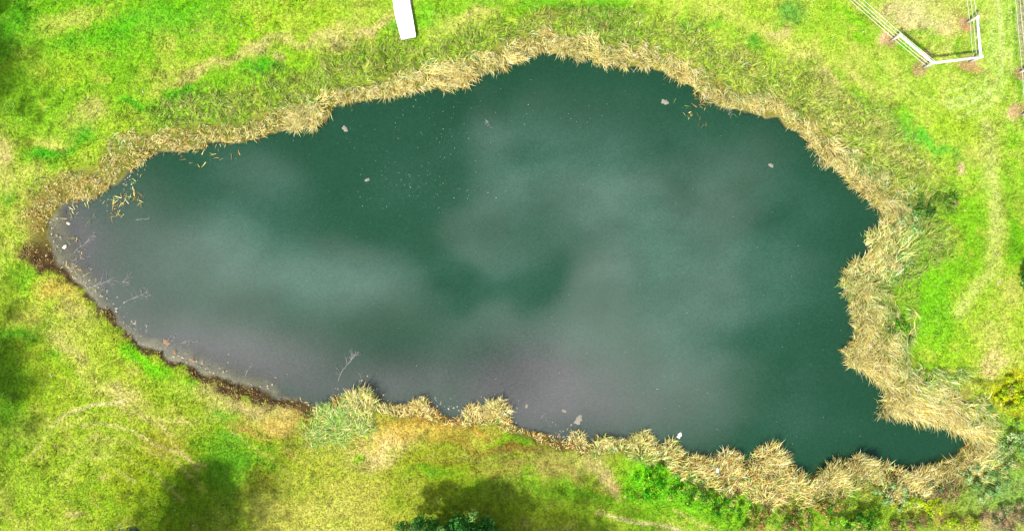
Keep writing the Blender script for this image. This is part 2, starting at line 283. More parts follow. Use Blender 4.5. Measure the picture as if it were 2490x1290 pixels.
# belts of reed round the water: px, py, width px, density, length m, straw..green 0..1, brownness 0..1, scrub band behind px
BELT = [(200,450,95,.85,.55,.15,.3,10),(60,545,95,.75,.5,.15,.4,0),(330,390,80,.95,.6,.15,.2,20),(400,350,66,.9,.6,.2,.3,40),(600,300,60,.9,.8,.22,.25,80),(760,270,62,1,1.0,.1,.1,60),(900,225,48,1,1.0,.05,.05,90),
 (1100,165,72,1.1,1.1,.05,.05,70),(1250,105,62,1.1,1.1,.05,.02,50),(1400,95,66,1.1,1.1,.05,.02,40),(1600,140,58,1.1,1.1,.1,.02,70),(1750,215,56,1.1,1.1,.15,.05,90),(1900,280,56,1.1,1.1,.15,.05,110),
 (2050,400,66,1.1,1.2,.1,.02,110),(2160,480,84,1.1,1.3,.12,.0,110),(2190,590,115,1,1.1,.5,.05,60),(2150,700,125,1.1,1.3,.3,.0,20),(2170,860,140,1.1,1.4,.12,.0,20),(2270,960,130,1.1,1.4,.12,.02,20),
 (2400,1070,92,1.1,1.4,.12,.04,30),(2300,1150,80,1.1,1.4,.15,.1,30),(2080,1180,80,1.0,1.2,.34,.25,30),(1860,1190,84,1.0,1.1,.3,.35,20),(1720,1150,66,1,1.0,.3,.3,20),(1600,1100,48,1,1.0,.35,.1,15),
 (1470,1090,32,.9,.8,.3,.15,10),(1350,1080,12,.6,.4,.1,.7,10),(1200,1020,32,1,.8,.05,.3,5),(1100,1030,26,.9,.6,.0,.75,5),(1000,1000,34,.9,.8,.05,.5,5),(900,985,44,1,.9,.35,.05,0),(820,1010,40,.9,.8,.6,.0,0),
 (740,1005,10,.4,.4,.3,.5,0),(600,960,0,.1,.3,.2,.8,0),(450,900,0,.1,.3,.2,.8,0),(300,820,0,.1,.3,.2,.8,0),(180,700,0,.1,.3,.2,.8,0),(60,630,6,.1,.3,.2,.8,0)]

def lip(x, y, d):
    # dark peaty lip of the bank where no reeds grow, widest at the west end
    qx, qy = topx(x, y)
    w = .26 + .42 * np.exp(-((qx - 640) / 200) ** 2) + 1.7 * np.exp(-((qx - 75) / 50.) ** 2 - ((qy - 620) / 50.) ** 2)
    m = sstep(800, 720, qx) * sstep(560, 620, qy)
    m = np.maximum(m, .6 * np.exp(-((qx - 1330) / 110) ** 2 - ((qy - 1070) / 40) ** 2)) * (.75 + .5 * fbm(x, y, 2.5, 3, 77.))
    return np.clip(m, 0, 1) * (1 - sstep(.6 * w, 1.35 * w, d + (fbm(x, y, 1.6, 3, 66.) - .5) * 1.1))
# ------------------------------------------------------------------ materials
def newmat(name):
    global nt
    m = bpy.data.materials.new(name); m.use_nodes = True; nt = m.node_tree; nt.nodes.clear(); return m
def out(surf):
    o = N('ShaderNodeOutputMaterial'); L(surf, o.inputs['Surface'])
def plain(name, c, rough=.6, spec=.4, metal=0., nscale=9., namp=.25, bump=0.):
    m = newmat(name); t = N('ShaderNodeTexCoord'); n = N('ShaderNodeTexNoise'); n.inputs['Scale'].default_value = nscale; n.inputs['Detail'].default_value = 5
    L(t.outputs['Object'], n.inputs['Vector'])
    mr = N('ShaderNodeMapRange'); L(n.outputs['Fac'], mr.inputs[0]); mr.inputs[3].default_value = 1 - namp; mr.inputs[4].default_value = 1 + namp * .6
    mx = V_('SCALE', tuple(c)); L(mr.outputs[0], mx.inputs['Scale'])
    b = N('ShaderNodeBsdfPrincipled'); L(mx.outputs[0], b.inputs['Base Color']); b.inputs['Roughness'].default_value = rough
    b.inputs['Specular IOR Level'].default_value = spec; b.inputs['Metallic'].default_value = metal
    if bump:
        bp = N('ShaderNodeBump'); bp.inputs['Strength'].default_value = bump; bp.inputs['Distance'].default_value = .02; L(n.outputs['Fac'], bp.inputs['Height']); L(bp.outputs[0], b.inputs['Normal'])
    out(b.outputs[0]); return m
def vcolmat(name, trans=.3, rough=.7, spec=.15):
    m = newmat(name); a = N('ShaderNodeVertexColor', layer_name='Col')
    b = N('ShaderNodeBsdfPrincipled'); L(a.outputs['Color'], b.inputs['Base Color']); b.inputs['Roughness'].default_value = rough; b.inputs['Specular IOR Level'].default_value = spec
    t = N('ShaderNodeBsdfTranslucent'); L(a.outputs['Color'], t.inputs['Color'])
    mx = N('ShaderNodeMixShader'); mx.inputs[0].default_value = trans; L(b.outputs[0], mx.inputs[1]); L(t.outputs[0], mx.inputs[2]); out(mx.outputs[0]); return m
MB = vcolmat('blade'); MR = vcolmat('dry_reed', .3); ML = vcolmat('leaf', .35, .6, .12)
MBARK = plain('bark', (.12, .09, .06), .9, .2, 0, 6, .4, .5)

# ground: vertex colour x fine noise
MG = newmat('turf')
a = N('ShaderNodeVertexColor', layer_name='Col'); t = N('ShaderNodeTexCoord')
n1 = N('ShaderNodeTexNoise'); n1.inputs['Scale'].default_value = 7; n1.inputs['Detail'].default_value = 6; n1.inputs['Roughness'].default_value = .7; L(t.outputs['Object'], n1.inputs['Vector'])
mr = N('ShaderNodeMapRange'); L(n1.outputs['Fac'], mr.inputs[0]); mr.inputs[1].default_value = .3; mr.inputs[2].default_value = .7; mr.inputs[3].default_value = .55; mr.inputs[4].default_value = 1.25
mx = V_('SCALE', a.outputs['Color']); L(mr.outputs[0], mx.inputs['Scale'])
b = N('ShaderNodeBsdfPrincipled'); L(mx.outputs[0], b.inputs['Base Color']); b.inputs['Roughness'].default_value = .95; b.inputs['Specular IOR Level'].default_value = .1
bp = N('ShaderNodeBump'); bp.inputs['Strength'].default_value = .6; bp.inputs['Distance'].default_value = .05; L(n1.outputs['Fac'], bp.inputs['Height']); L(bp.outputs[0], b.inputs['Normal'])
out(b.outputs[0])

# water: murky green body that thickens with depth, clear at the edge, mirror of the sky on top
MW = newmat('pond_water')
da = N('ShaderNodeAttribute', attribute_name='depth')
t = N('ShaderNodeTexCoord')
body = N('ShaderNodeBsdfDiffuse')
sn = N('ShaderNodeTexNoise'); sn.inputs['Scale'].default_value = .09; sn.inputs['Detail'].default_value = 3; L(t.outputs['Object'], sn.inputs['Vector'])
cr = N('ShaderNodeValToRGB'); L(sn.outputs['Fac'], cr.inputs[0])
cr.color_ramp.elements[0].position = .35; cr.color_ramp.elements[0].color = (.0055, .027, .0120, 1)
cr.color_ramp.elements[1].position = .7; cr.color_ramp.elements[1].color = (.0075, .033, .0160, 1)
refl = N('ShaderNodeMix', data_type='RGBA'); L(N('ShaderNodeAttribute', attribute_name='painted_reflection').outputs['Fac'], refl.inputs[0]); L(cr.outputs[0], refl.inputs[6]); refl.inputs[7].default_value = (.024, .062, .043, 1)  # pale green cloud reflection, with some turbidity, painted into the body colour
silt = N('ShaderNodeMix', data_type='RGBA'); L(N('ShaderNodeAttribute', attribute_name='silt').outputs['Fac'], silt.inputs[0]); L(refl.outputs[2], silt.inputs[6]); silt.inputs[7].default_value = (.044, .0445, .0435, 1)
fn = N('ShaderNodeTexNoise'); fn.inputs['Scale'].default_value = 9; fn.inputs['Detail'].default_value = 3; fn.inputs['Roughness'].default_value = .8; L(t.outputs['Object'], fn.inputs['Vector'])
fm = N('ShaderNodeMapRange'); L(fn.outputs['Fac'], fm.inputs[0]); fm.inputs[1].default_value = .3; fm.inputs[2].default_value = .7; fm.inputs[3].default_value = .75; fm.inputs[4].default_value = 1.25
sx = V_('SCALE', silt.outputs[2]); L(fm.outputs[0], sx.inputs['Scale'])
L(sx.outputs[0], body.inputs['Color'])
tr = N('ShaderNodeBsdfTransparent'); tr.inputs['Color'].default_value = (.80, .86, .80, 1)
dm = N('ShaderNodeMapRange', interpolation_type='SMOOTHSTEP'); L(da.outputs['Fac'], dm.inputs[0]); dm.inputs[1].default_value = -.02; dm.inputs[2].default_value = .24
m1 = N('ShaderNodeMixShader'); L(dm.outputs[0], m1.inputs[0]); L(tr.outputs[0], m1.inputs[1]); L(body.outputs[0], m1.inputs[2])
gl = N('ShaderNodeBsdfGlossy'); gl.inputs['Roughness'].default_value = .04
rn = N('ShaderNodeTexNoise'); rn.inputs['Scale'].default_value = 11; rn.inputs['Detail'].default_value = 4; L(t.outputs['Object'], rn.inputs['Vector'])
bp = N('ShaderNodeBump'); bp.inputs['Strength'].default_value = .06; bp.inputs['Distance'].default_value = .008; L(rn.outputs['Fac'], bp.inputs['Height'])
L(bp.outputs[0], gl.inputs['Normal'])
fr = N('ShaderNodeFresnel'); fr.inputs['IOR'].default_value = 1.333
m2 = N('ShaderNodeMixShader'); L(fr.outputs[0], m2.inputs[0]); L(m1.outputs[0], m2.inputs[1]); L(gl.outputs[0], m2.inputs[2]); out(m2.outputs[0])

# ------------------------------------------------------------------ ground and water
def grid_faces(nx, ny):
    i = np.arange(nx - 1); j = np.arange(ny - 1); I, J = np.meshgrid(i, j); a = (J * nx + I).ravel()
    return np.stack([a, a + 1, a + nx + 1, a + nx], 1)
FX = np.concatenate([[-2500, -900, -350, -140, -80, -55, -46, -40, -36, -34], np.arange(-33, 33.01, .1), [34, 36, 40, 46, 55, 80, 140, 350, 900, 2500]])
FY = np.concatenate([[-2500, -900, -350, -140, -80, -50, -34, -24, -21, -19], np.arange(-18, 18.01, .1), [19, 21, 24, 34, 50, 80, 140, 350, 900, 2500]])
X, Y = np.meshgrid(FX, FY); x = X.ravel(); y = Y.ravel()
xc = np.clip(x, -39.5, 39.5); yc = np.clip(y, -23.5, 23.5)
d = dist(xc, yc); z = height(xc, yc)
c = turf(xc, yc)
qx, qy = topx(xc, yc)
bw = ctrl(xc, yc, BELT)
thatch = alb(118, 104, 52)
k = (1 - sstep(.6, 1.05, d / np.maximum(bw[:, 0] * PX, .05)))[:, None] * (bw[:, 0] > 8)[:, None]
c = c * (1 - .8 * k) + thatch * .8 * k
# dark peaty lip of the bank where no reeds grow, widest at the west end
k = lip(xc, yc, d)[:, None]
c = c * (1 - k) + alb(88, 68, 40) * k * (.5 + fbm(xc, yc, 3.5, 3, 19.))[:, None]
bedm = sstep(.12, -.1, d)[:, None]
mudn = fbm(xc, yc, 1.2, 4, 12.)[:, None]
bedc = alb(168, 158, 130) * (.35 + 1.2 * mudn); c = c * (1 - bedm) + bedc * bedm
g = mesh_obj('ground', np.stack([x, y, z], 1), grid_faces(len(FX), len(FY)), MG, vcol=c, smooth=True, nper=4); g['kind'] = 'structure'

wx = np.arange(-32, 32.01, .25); wy = np.arange(-16, 16.01, .25); X, Y = np.meshgrid(wx, wy); x = X.ravel(); y = Y.ravel(); d = dist(x, y)
F = grid_faces(len(wx), len(wy)); F = F[(d[F] < .5).any(1)]
used = np.unique(F); remap = np.full(len(x), -1); remap[used] = np.arange(len(used)); F = remap[F]; x = x[used]; y = y[used]; d = d[used]
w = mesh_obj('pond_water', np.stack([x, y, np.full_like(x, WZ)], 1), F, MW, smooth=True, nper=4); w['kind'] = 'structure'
at = w.data.attributes.new('depth', 'FLOAT', 'POINT'); at.data.foreach_set('value', (WZ - height(x, y)).astype(np.float32))
qx, qy = topx(x, y)
sv = np.exp(-((qx - 230) / 170) ** 2 - ((qy - 660) / 170) ** 2) * .45 + .9 * np.exp(-((qx - 150) / 75) ** 2 - ((qy - 590) / 110) ** 2) + .6 * np.exp(-((qx - 480) / 240) ** 2 - ((qy - 850) / 80) ** 2) + .6 * np.exp(-((qx - 1400) / 220) ** 2 - ((qy - 990) / 90) ** 2) + .45 * np.exp(-((qx - 880) / 330) ** 2 - ((qy - 930) / 70) ** 2) \
   + .2 * sstep(780, 960, qy) * sstep(1600, 1300, qx) + .7 * np.exp(-((qx - 1270) / 130) ** 2 - ((qy - 900) / 100) ** 2)
at = w.data.attributes.new('silt', 'FLOAT', 'POINT'); at.data.foreach_set('value', np.clip(sv * (.6 + .8 * fbm(x, y, .3, 3, 4.)), 0, .9).astype(np.float32))

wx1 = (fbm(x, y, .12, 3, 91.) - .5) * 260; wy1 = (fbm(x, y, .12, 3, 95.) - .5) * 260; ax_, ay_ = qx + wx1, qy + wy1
av = sum(k_ * np.exp(-((ax_ - a) / p) ** 2 - ((ay_ - b) / q) ** 2) for a, b, p, q, k_ in [(1560, 430, 230, 140, .75), (1250, 420, 130, 110, .45), (560, 600, 260, 130, .6), (880, 690, 240, 90, .75), (1650, 650, 190, 170, .6), (1200, 610, 120, 90, .5), (1500, 860, 260, 140, .5), (640, 420, 150, 60, .35), (1180, 270, 120, 60, .35), (1850, 450, 180, 150, .4), (1880, 690, 120, 130, .35), (1380, 290, 220, 90, .3), (1860, 980, 160, 80, .3), (1020, 400, 60, 120, .15)])  # where pale cloud reflections are painted into the water colour
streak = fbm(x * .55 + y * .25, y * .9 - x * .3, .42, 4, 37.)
at = w.data.attributes.new('painted_reflection', 'FLOAT', 'POINT'); at.data.foreach_set('value', np.clip(av * (streak * 1.7 - .12), 0, .8).astype(np.float32))

# ------------------------------------------------------------------ blades
def blades(name, base, ang, length, rise, width, colr, mat, segs=3, parent=None, droop=.5):
    n = len(base); t = np.linspace(0, 1, segs + 1)
    ca = np.cos(ang)[:, None]; sa = np.sin(ang)[:, None]
    bend = rng.normal(0, .35, n)[:, None]
    hor = length[:, None] * (t ** 1.25)[None]; lat = length[:, None] * .35 * bend * (t ** 2)[None]
    up = rise[:, None] * ((t * (1 + droop) - droop * t ** 2.4) if droop else t)[None]
    cx = base[:, 0:1] + hor * ca - lat * sa; cy = base[:, 1:2] + hor * sa + lat * ca; cz = base[:, 2:3] + up
    wd = width[:, None] * (1 - .9 * t ** 1.6)[None] * .5
    L_ = np.stack([cx - sa * wd, cy + ca * wd, cz], 2); R_ = np.stack([cx + sa * wd, cy - ca * wd, cz], 2)
    V = np.stack([L_, R_], 2).reshape(n * (segs + 1) * 2, 3)
    o = (np.arange(n) * (segs + 1) * 2)[:, None] + (np.arange(segs) * 2)[None]
    Fc = np.stack([o, o + 1, o + 3, o + 2], 2).reshape(-1, 4)
    C = np.repeat(colr, (segs + 1) * 2, axis=0)
    return mesh_obj(name, V, Fc, mat, parent, vcol=C, nper=4)
def jitter(c, s=.22, h=.08):
    n = len(c); return np.clip(c * np.exp(rng.normal(0, s, (n, 1))) * np.exp(rng.normal(0, h, (n, 3))), 0, .95)
def scatter(n, x0=-33.5, x1=33.5, y0=-18, y1=18): return rng.uniform(x0, x1, n), rng.uniform(y0, y1, n)

# short lawn grass
x, y = scatter(620000); d = dist(x, y); bw = ctrl(x, y, BELT); be = bw[:, 0] * PX
keep = (d > np.maximum(be * .8, .04)); 
keep &= (turf(x, y)[:, 0] > -1) & (rng.random(len(x)) < .35 + .9 * fbm(x, y, 2.5, 2, 21.))
x, y, d, be, bw = x[keep], y[keep], d[keep], be[keep], bw[keep]
qx, qy = topx(x, y)
scr = bw[:, 5] * PX
rough = sstep(1.35, .45, (d - be + (fbm(x, y, .7, 3, 23.) - .5) * 2.2) / np.maximum(scr, .3)) * sstep(.4, 1.2, scr)
c = turf(x, y)
k = np.clip(rough * .75 * (.30 + 1.2 * fbm(x, y, .8, 3, 51.)), 0, 1)[:, None]; q_ = rng.random((len(x), 1)); c = c * (1 - k) + np.where(q_ < .38, alb(218, 206, 130), np.where(q_ < .90, alb(160, 194, 72), alb(80, 98, 34))) * k
dark = rng.random(len(x)) < lip(x, y, d) * 1.2
c = np.where(dark[:, None], np.where(rng.random((len(x), 1)) < .45, alb(204, 178, 108), alb(92, 68, 38)), c)
c = np.where(rng.random((len(x), 1)) < .004, alb(236, 236, 214), c)
ln = rng.uniform(.05, .13, len(x)) * (1 + 1.2 * rough); hs = rng.uniform(.03, .08, len(x)) * (1 + 2.2 * rough)
wd = sstep(.62, .74, fbm(x, y, 1.9, 3, 120.)); ln = ln * (1 + .9 * wd); hs = hs * (1 + 1.3 * wd); cl = fbm(x, y, 1.6, 2, 90.); ang = cl * 14 + rng.normal(0, .9, len(x))
blades('lawn_grass', np.stack([x, y, height(x, y) - .005], 1), ang, ln, hs, rng.uniform(.03, .06, len(x)), jitter(c, .26, .07), MB, segs=2)
tag(bpy.data.objects['lawn_grass'], 'patchy short green and dry grass all around the pond', 'grass', kind='stuff')
print('lawn', len(x))

STRAW = alb(228, 214, 146); STRAW2 = alb(202, 184, 100); PSTRAW = alb(236, 228, 180); GRN = alb(130, 160, 74); GRN2 = alb(100, 146, 70); BR = alb(150, 118, 70); RST = alb(190, 136, 60); DKBR = alb(96, 70, 42)
def reed_cols(n, green, brown):
    r = rng.random((n, 1)); c = np.where(r < .5, STRAW, np.where(r < .78, STRAW2, PSTRAW))
    c = c * rng.choice([1.1, 1.0, 1.0, .75, .34], (n, 1))
    g = rng.random(n) < green; c = np.where(g[:, None], np.where(rng.random((n, 1)) < .6, GRN, GRN2), c)
    b = rng.random(n) < brown * .8; c = np.where(b[:, None], np.where(rng.random((n, 1)) < .5, BR, np.where(rng.random((n, 1)) < .5, RST, DKBR)), c)
    return np.clip(jitter(c, .26, .05) * np.array([2.12, 2.06, 1.8]), 0, .82)
SECT = [('north', 'pale dry reeds fringing the upper bank of the pond', lambda qx, qy: (qy < 560) & (qx < 1650) & (qx > 330)),
        ('west', 'short brownish reeds at the left tip of the pond', lambda qx, qy: (qy < 760) & (qx <= 330)),
        ('northeast', 'dry straw reeds along the diagonal upper right bank', lambda qx, qy: (qy < 545) & (qx >= 1650)),
        ('east', 'thick swirling dry reeds on the right bank around the little bay', lambda qx, qy: (qy >= 545) & (qx > 1985) & (qy < 1085)),
        ('southeast', 'tangled brown and straw reeds below the bay at the lower right', lambda qx, qy: (qy >= 1085) & (qx > 1680)),
        ('south', 'low ragged reeds along the lower middle bank', lambda qx, qy: (qy > 760) & (qx <= 1680))]
x, y = scatter(1650000); d = dist(x, y); m_ = (d > -.30) & (d < 4.2); x, y, d = x[m_], y[m_], d[m_]
bw = ctrl(x, y, BELT, 75.); be = bw[:, 0] * PX
pn = fbm(x, y, .9, 3, 61.)
front = (fbm(x, y, .75, 3, 71.) - .52) * 1.1                       # the front of the belt runs in and out in tufts
keep = (d > front * .8 + .0) & (d < be * (.35 + .95 * pn)) & (be > .2)
keep &= rng.random(len(x)) < np.clip(bw[:, 1] * (-.12 + 1.25 * fbm(x, y, 1.9, 3, 81.)) - .10, 0, 1) * .95
x, y, d, be, bw = x[keep], y[keep], d[keep], be[keep], bw[keep]
gxn = samp(GDX, x, y); gyn = samp(GDY, x, y); toward = np.arctan2(-gyn, -gxn)
cx_, cy_ = np.floor(x / .55 + fbm(x, y, 1.1, 1, 4.)), np.floor(y / .55 + fbm(x, y, 1.1, 1, 14.))
h1 = _perm[(cx_.astype(int) * 13 + 7) % 256, (cy_.astype(int) * 29 + 3) % 256]; 
ang = toward + (fbm(x, y, .45, 2, 101.) - .5) * 3.6 + (h1 - .5) * 2.2 + rng.normal(0, .55, len(x))
inner = sstep(.2, 1., d / np.maximum(be, .1))
ln = bw[:, 2] * rng.uniform(.16, .56, len(x)); rs = bw[:, 2] * rng.uniform(.12, .6, len(x)) * (1 - .3 * inner)
gmix = np.clip(bw[:, 3] * .9 + inner * .62 * (fbm(x, y, .8, 2, 33.) > .45) - .12 * (1 - inner), 0, .9); bmix = bw[:, 4] * (.5 + fbm(x, y, .9, 2, 44.))
cc = reed_cols(len(x), gmix, bmix)
qx, qy = topx(x, y); basez = np.maximum(height(x, y), WZ - .25) - .01
done = np.zeros(len(x), bool); tot = 0
for nm, lab, f in SECT:
    s_ = f(qx, qy) & ~done; done |= s_; tot += s_.sum()
    o = blades('dry_reeds', np.stack([x, y, basez], 1)[s_], ang[s_], ln[s_], rs[s_], rng.uniform(.018, .042, s_.sum()), cc[s_], MR, segs=4)
    tag(o, lab, 'reeds', kind='stuff')
print('reeds', tot)

# ------------------------------------------------------------------ tussocks that stand out one by one
def tussock(px, py, r, h, n, green, brown, label, lean=None, grp='reed tussocks on the lower bank'):
    n = int(n * .6); X0, Y0, _ = P(px, py, -.3); zb = float(height(np.array([X0]), np.array([Y0]))[0]); zb = max(zb, WZ)
    n = int(n * 2.1); a = rng.uniform(0, 2 * math.pi, n); rr = r * .95 * np.sqrt(rng.random(n)); rr = rr * (.75 + .35 * np.sin(2 * a + px) * np.sin(3 * a + py)); bx = rr * np.cos(a); by = rr * np.sin(a)
    lo = np.sort(rng.uniform(0, 2 * math.pi, 9)); wob = (vnoise(bx * 2.6 + px, by * 2.6 + py) - .5) * 3.4
    aa = a * .0 + (lean if lean is not None else 0) + wob + rng.normal(0, .45, n)
    out_ = rng.random(n) < .12; aa = np.where(out_, a + rng.normal(0, .5, n), aa)
    root = empty('reed_tussock', (X0, Y0, zb - .03))
    tag(root, label, 'reed tussock', grp)
    o = blades('stems', np.stack([bx, by, np.zeros(n)], 1), aa, r * rng.uniform(.18, .62, n), h * rng.uniform(.12, .6, n), rng.uniform(.016, .036, n), reed_cols(n, green, brown), MR, 4, root)
    m = max(40, n // 5); a = rng.uniform(0, 6.28, m); rr = r * .9 * np.sqrt(rng.random(m))
    blades('base_leaves', np.stack([rr * np.cos(a), rr * np.sin(a), np.full(m, .01)], 1), a + rng.normal(0, .8, m), rng.uniform(.15, .45, m) * r, rng.uniform(.05, .2, m), rng.uniform(.03, .05, m), reed_cols(m, min(1, green + .2), min(1, brown + .4)), MB, 3, root)
up = R(90)
tussock(872, 985, 1.15, 1.3, 900, .25, .02, 'pale reed tussock jutting up into the water, largest on the lower bank', R(65))
tussock(820, 1030, 1.5, .9, 1000, .72, 0, 'green leaning rush tussock with pale blades on the lower bank', R(40))
tussock(880, 1035, 1.0, .9, 600, .6, 0, 'green rush tussock behind the large pale tussock', R(70))
tussock(765, 1055, .9, .6, 400, .75, .0, 'small low green tussock at the foot of the green rush tussock', R(30))
tussock(1022, 992, .75, .9, 420, .05, .2, 'narrow straw tussock between the two larger pale ones', R(95))
tussock(1205, 998, .85, 1.3, 620, .05, .05, 'tall straw tussock pointing into the water above the golden grass', R(85))
tussock(1150, 1012, .8, .8, 420, .1, .2, 'low straw tussock just left of the tall one', R(110))
tussock(1405, 1070, .6, .6, 200, .1, .2, 'thin straw tussock at the left end of the ragged lower reeds', R(80))
tussock(1470, 1082, .8, .8, 300, .2, .1, 'pale tussock second from the left in the ragged lower reeds', R(60))
tussock(1560, 1076, .8, .9, 350, .3, .1, 'pale grey straw tussock in the ragged lower reeds', R(75))
tussock(1630, 1100, .8, .9, 350, .25, .15, 'straw tussock at the right end of the ragged lower reeds', R(60))
tussock(1770, 1140, 1.1, 1.3, 600, .1, .3, 'brown tinged tussock beside the white scrap in the reeds', R(95))
tussock(1875, 1125, 1.2, 1.5, 700, .1, .2, 'spiky straw tussock fanning up beside the dark notch of water', R(70))
tussock(1700, 1140, .9, 1.1, 420, .15, .3, 'brownish tussock at the bend of the lower bank', R(80))
tussock(2020, 1160, 1.0, 1.5, 700, .12, .15, 'large straw tussock on the right side of the dark notch', R(110))
tussock(2090, 1140, .9, 1.6, 800, .08, .1, 'tallest straw tussock at the mouth of the little bay', R(90))
tussock(2190, 1172, .7, 1.2, 500, .15, .1, 'straw tussock on the lower side of the little bay', R(110))
tussock(2190, 975, 1.0, 1.3, 700, .05, 0, 'pale reed tussock on the point above the little bay', R(185))
tussock(2095, 860, 1.1, 1.3, 600, .1, 0, 'pale reed tussock bulging into the water on the right bank', R(200))
tussock(2080, 690, 1.1, 1.2, 600, .45, 0, 'greenish reed tussock bulging into the water halfway down the right bank', R(170))
tussock(1115, 175, 1.1, 1.2, 600, .02, .1, 'broad straw tussock hanging into the water on the upper bank', R(260))
tussock(745, 275, 1.1, 1.2, 600, .05, .05, 'fan shaped straw tussock at the upper left bend of the bank', R(290))
tussock(1860, 1205, 1.3, .9, 500, .1, .35, 'tan flattened tussock inland of the spiky straw tussock', R(60))
tussock(1930, 1190, 1.3, 1.0, 500, .2, .3, 'loose tan tussock directly below the dark notch of water', R(60))

# ------------------------------------------------------------------ leaves: shrubs, brambles and trees
def leaf_cloud(name, centres, radii, per, size, cols, parent, mat=ML, flat=.7):
    n = len(centres) * per
    c = np.repeat(centres, per, 0); r = np.repeat(radii, per)[:, None]
    v = rng.normal(0, 1, (n, 3)); v /= np.linalg.norm(v, axis=1, keepdims=True); v *= r * rng.uniform(.45, 1.05, (n, 1)); v[:, 2] *= flat
    p = c + v
    nrm = v / (np.linalg.norm(v, axis=1, keepdims=True) + 1e-6) + rng.normal(0, .55, (n, 3)) + np.array([0, 0, .45]); nrm /= np.linalg.norm(nrm, axis=1, keepdims=True)
    t = np.cross(nrm, rng.normal(0, 1, (n, 3))); t /= np.linalg.norm(t, axis=1, keepdims=True); b_ = np.cross(nrm, t)
    s = (size * rng.uniform(.6, 1.3, n))[:, None]
    V = np.stack([p - t * s, p + b_ * s * .45 + nrm * s * .1, p + t * s, p - b_ * s * .45 + nrm * s * .1], 1).reshape(-1, 3)
    Fc = np.arange(n * 4).reshape(n, 4)
    ci = np.repeat(rng.integers(0, len(cols), len(centres)), per); cc = np.array(cols)[ci]
    return mesh_obj(name, V, Fc, mat, parent, vcol=np.repeat(jitter(cc, .25, .07), 4, 0), nper=4)
def tube(pts, rad, sides=7):
    pts = np.array(pts, float); V = []; Fs = []
    for i, p in enumerate(pts):
        d_ = pts[min(i + 1, len(pts) - 1)] - pts[max(i - 1, 0)]; d_ /= np.linalg.norm(d_) + 1e-9
        a_ = np.cross(d_, [0, 0, 1.] if abs(d_[2]) < .9 else [1., 0, 0]); a_ /= np.linalg.norm(a_); b_ = np.cross(d_, a_)
        for k_ in range(sides):
            th = 2 * math.pi * k_ / sides; V.append(p + rad[i] * (math.cos(th) * a_ + math.sin(th) * b_))
    for i in range(len(pts) - 1):
        for k_ in range(sides):
            a = i * sides + k_; b2 = i * sides + (k_ + 1) % sides; Fs.append((a, b2, b2 + sides, a + sides))
    Fs.append(tuple(range(sides))[::-1]); Fs.append(tuple(range((len(pts) - 1) * sides, len(pts) * sides)))
    return V, Fs
def join(parts):
    V = []; Fs = []
    for v, f in parts:
        o = len(V); V += list(v); Fs += [tuple(i + o for i in q) for q in f]
    return V, Fs
def tree(px, py, H, rx, ry, label, cols, name='tree', clumps=90, per=90, leaf=.13, trunk_r=.18, grp=None, cat='tree', cl_r=.42, base=.35, loose=False):
    X0, Y0 = (px - 1245) * PX, (645 - py) * PX
    root = empty(name, (X0, Y0, 0)); tag(root, label, cat, grp)
    cz = H * (1 + base) / 2; rz = H * (1 - base) / 2
    th = rng.uniform(0, 2 * math.pi, clumps); u_ = rng.uniform(-.75, 1, clumps); q = np.sqrt(1 - u_ ** 2); rr = rng.uniform(.45, 1.0, clumps) ** .6 if not loose else np.clip(np.abs(rng.normal(0, .72, clumps)), 0, 1.7)
    lob = 1 + .22 * np.sin(3 * th + px) + .12 * np.sin(5 * th + py)
    cen = np.stack([rx * q * rr * lob * np.cos(th), ry * q * rr * lob * np.sin(th), cz + rz * u_ * rr], 1)
    parts = [tube([(0, 0, -.1), (.05, .03, H * .3), (.0, -.04, H * .6), (.02, 0, H * .85)], [trunk_r, trunk_r * .8, trunk_r * .5, trunk_r * .15])]
    tv, tf = parts[0]; mesh_obj('trunk', tv, tf, MBARK, root, smooth=True)
    lim = []
    for i in range(0, clumps, 3):
        a = np.array([0, 0, H * rng.uniform(.25, .6)]); b_ = cen[i]; mid = (a + b_) / 2 + np.array([0, 0, -.1 * H * rng.random()])
        lim.append(tube([a, mid, b_], [trunk_r * .3, trunk_r * .18, .015], 5))
    lv, lf = join(lim); mesh_obj('limbs', lv, lf, MBARK, root, smooth=True)
    leaf_cloud('crown', cen, rng.uniform(.6, 1.3, clumps) * cl_r, per, leaf, cols, root)
    return root
DG = [alb(50, 120, 40), alb(96, 170, 64), alb(150, 200, 96), alb(60, 136, 40)]
tree(1112, 1308, 3.4, 2.8, 2.3, 'dark green rounded tree crown poking in at the lower edge of the photo', DG, 'broadleaf_tree', 260, 110, .085, grp=None, cl_r=.36)
tree(1310, 1460, 8.2, 2.6, 2.8, 'leafy tree below the photo, right of the dark green crown', DG, 'broadleaf_tree', 150, 34, .15, loose=True, cl_r=.8, grp='trees outside the photo that shade the grass')
tree(1120, 1450, 8.4, 3.6, 2.9, 'broad tree just below the photo behind the dark green crown', DG, 'broadleaf_tree', 270, 34, .15, loose=True, cl_r=.8, grp='trees outside the photo that shade the grass')
tree(405, 1322, 6.5, 1.9, 2.0, 'pale grey green tree top at the lower left edge', [alb(150, 176, 130), alb(70, 100, 66), alb(110, 140, 96)], 'broadleaf_tree', 110, 90, .12)
tree(370, 1425, 8.8, 4.4, 3.2, 'tall shade tree just below the lower left edge', DG, 'broadleaf_tree', 300, 34, .16, loose=True, cl_r=.8, grp='trees outside the photo that shade the grass')
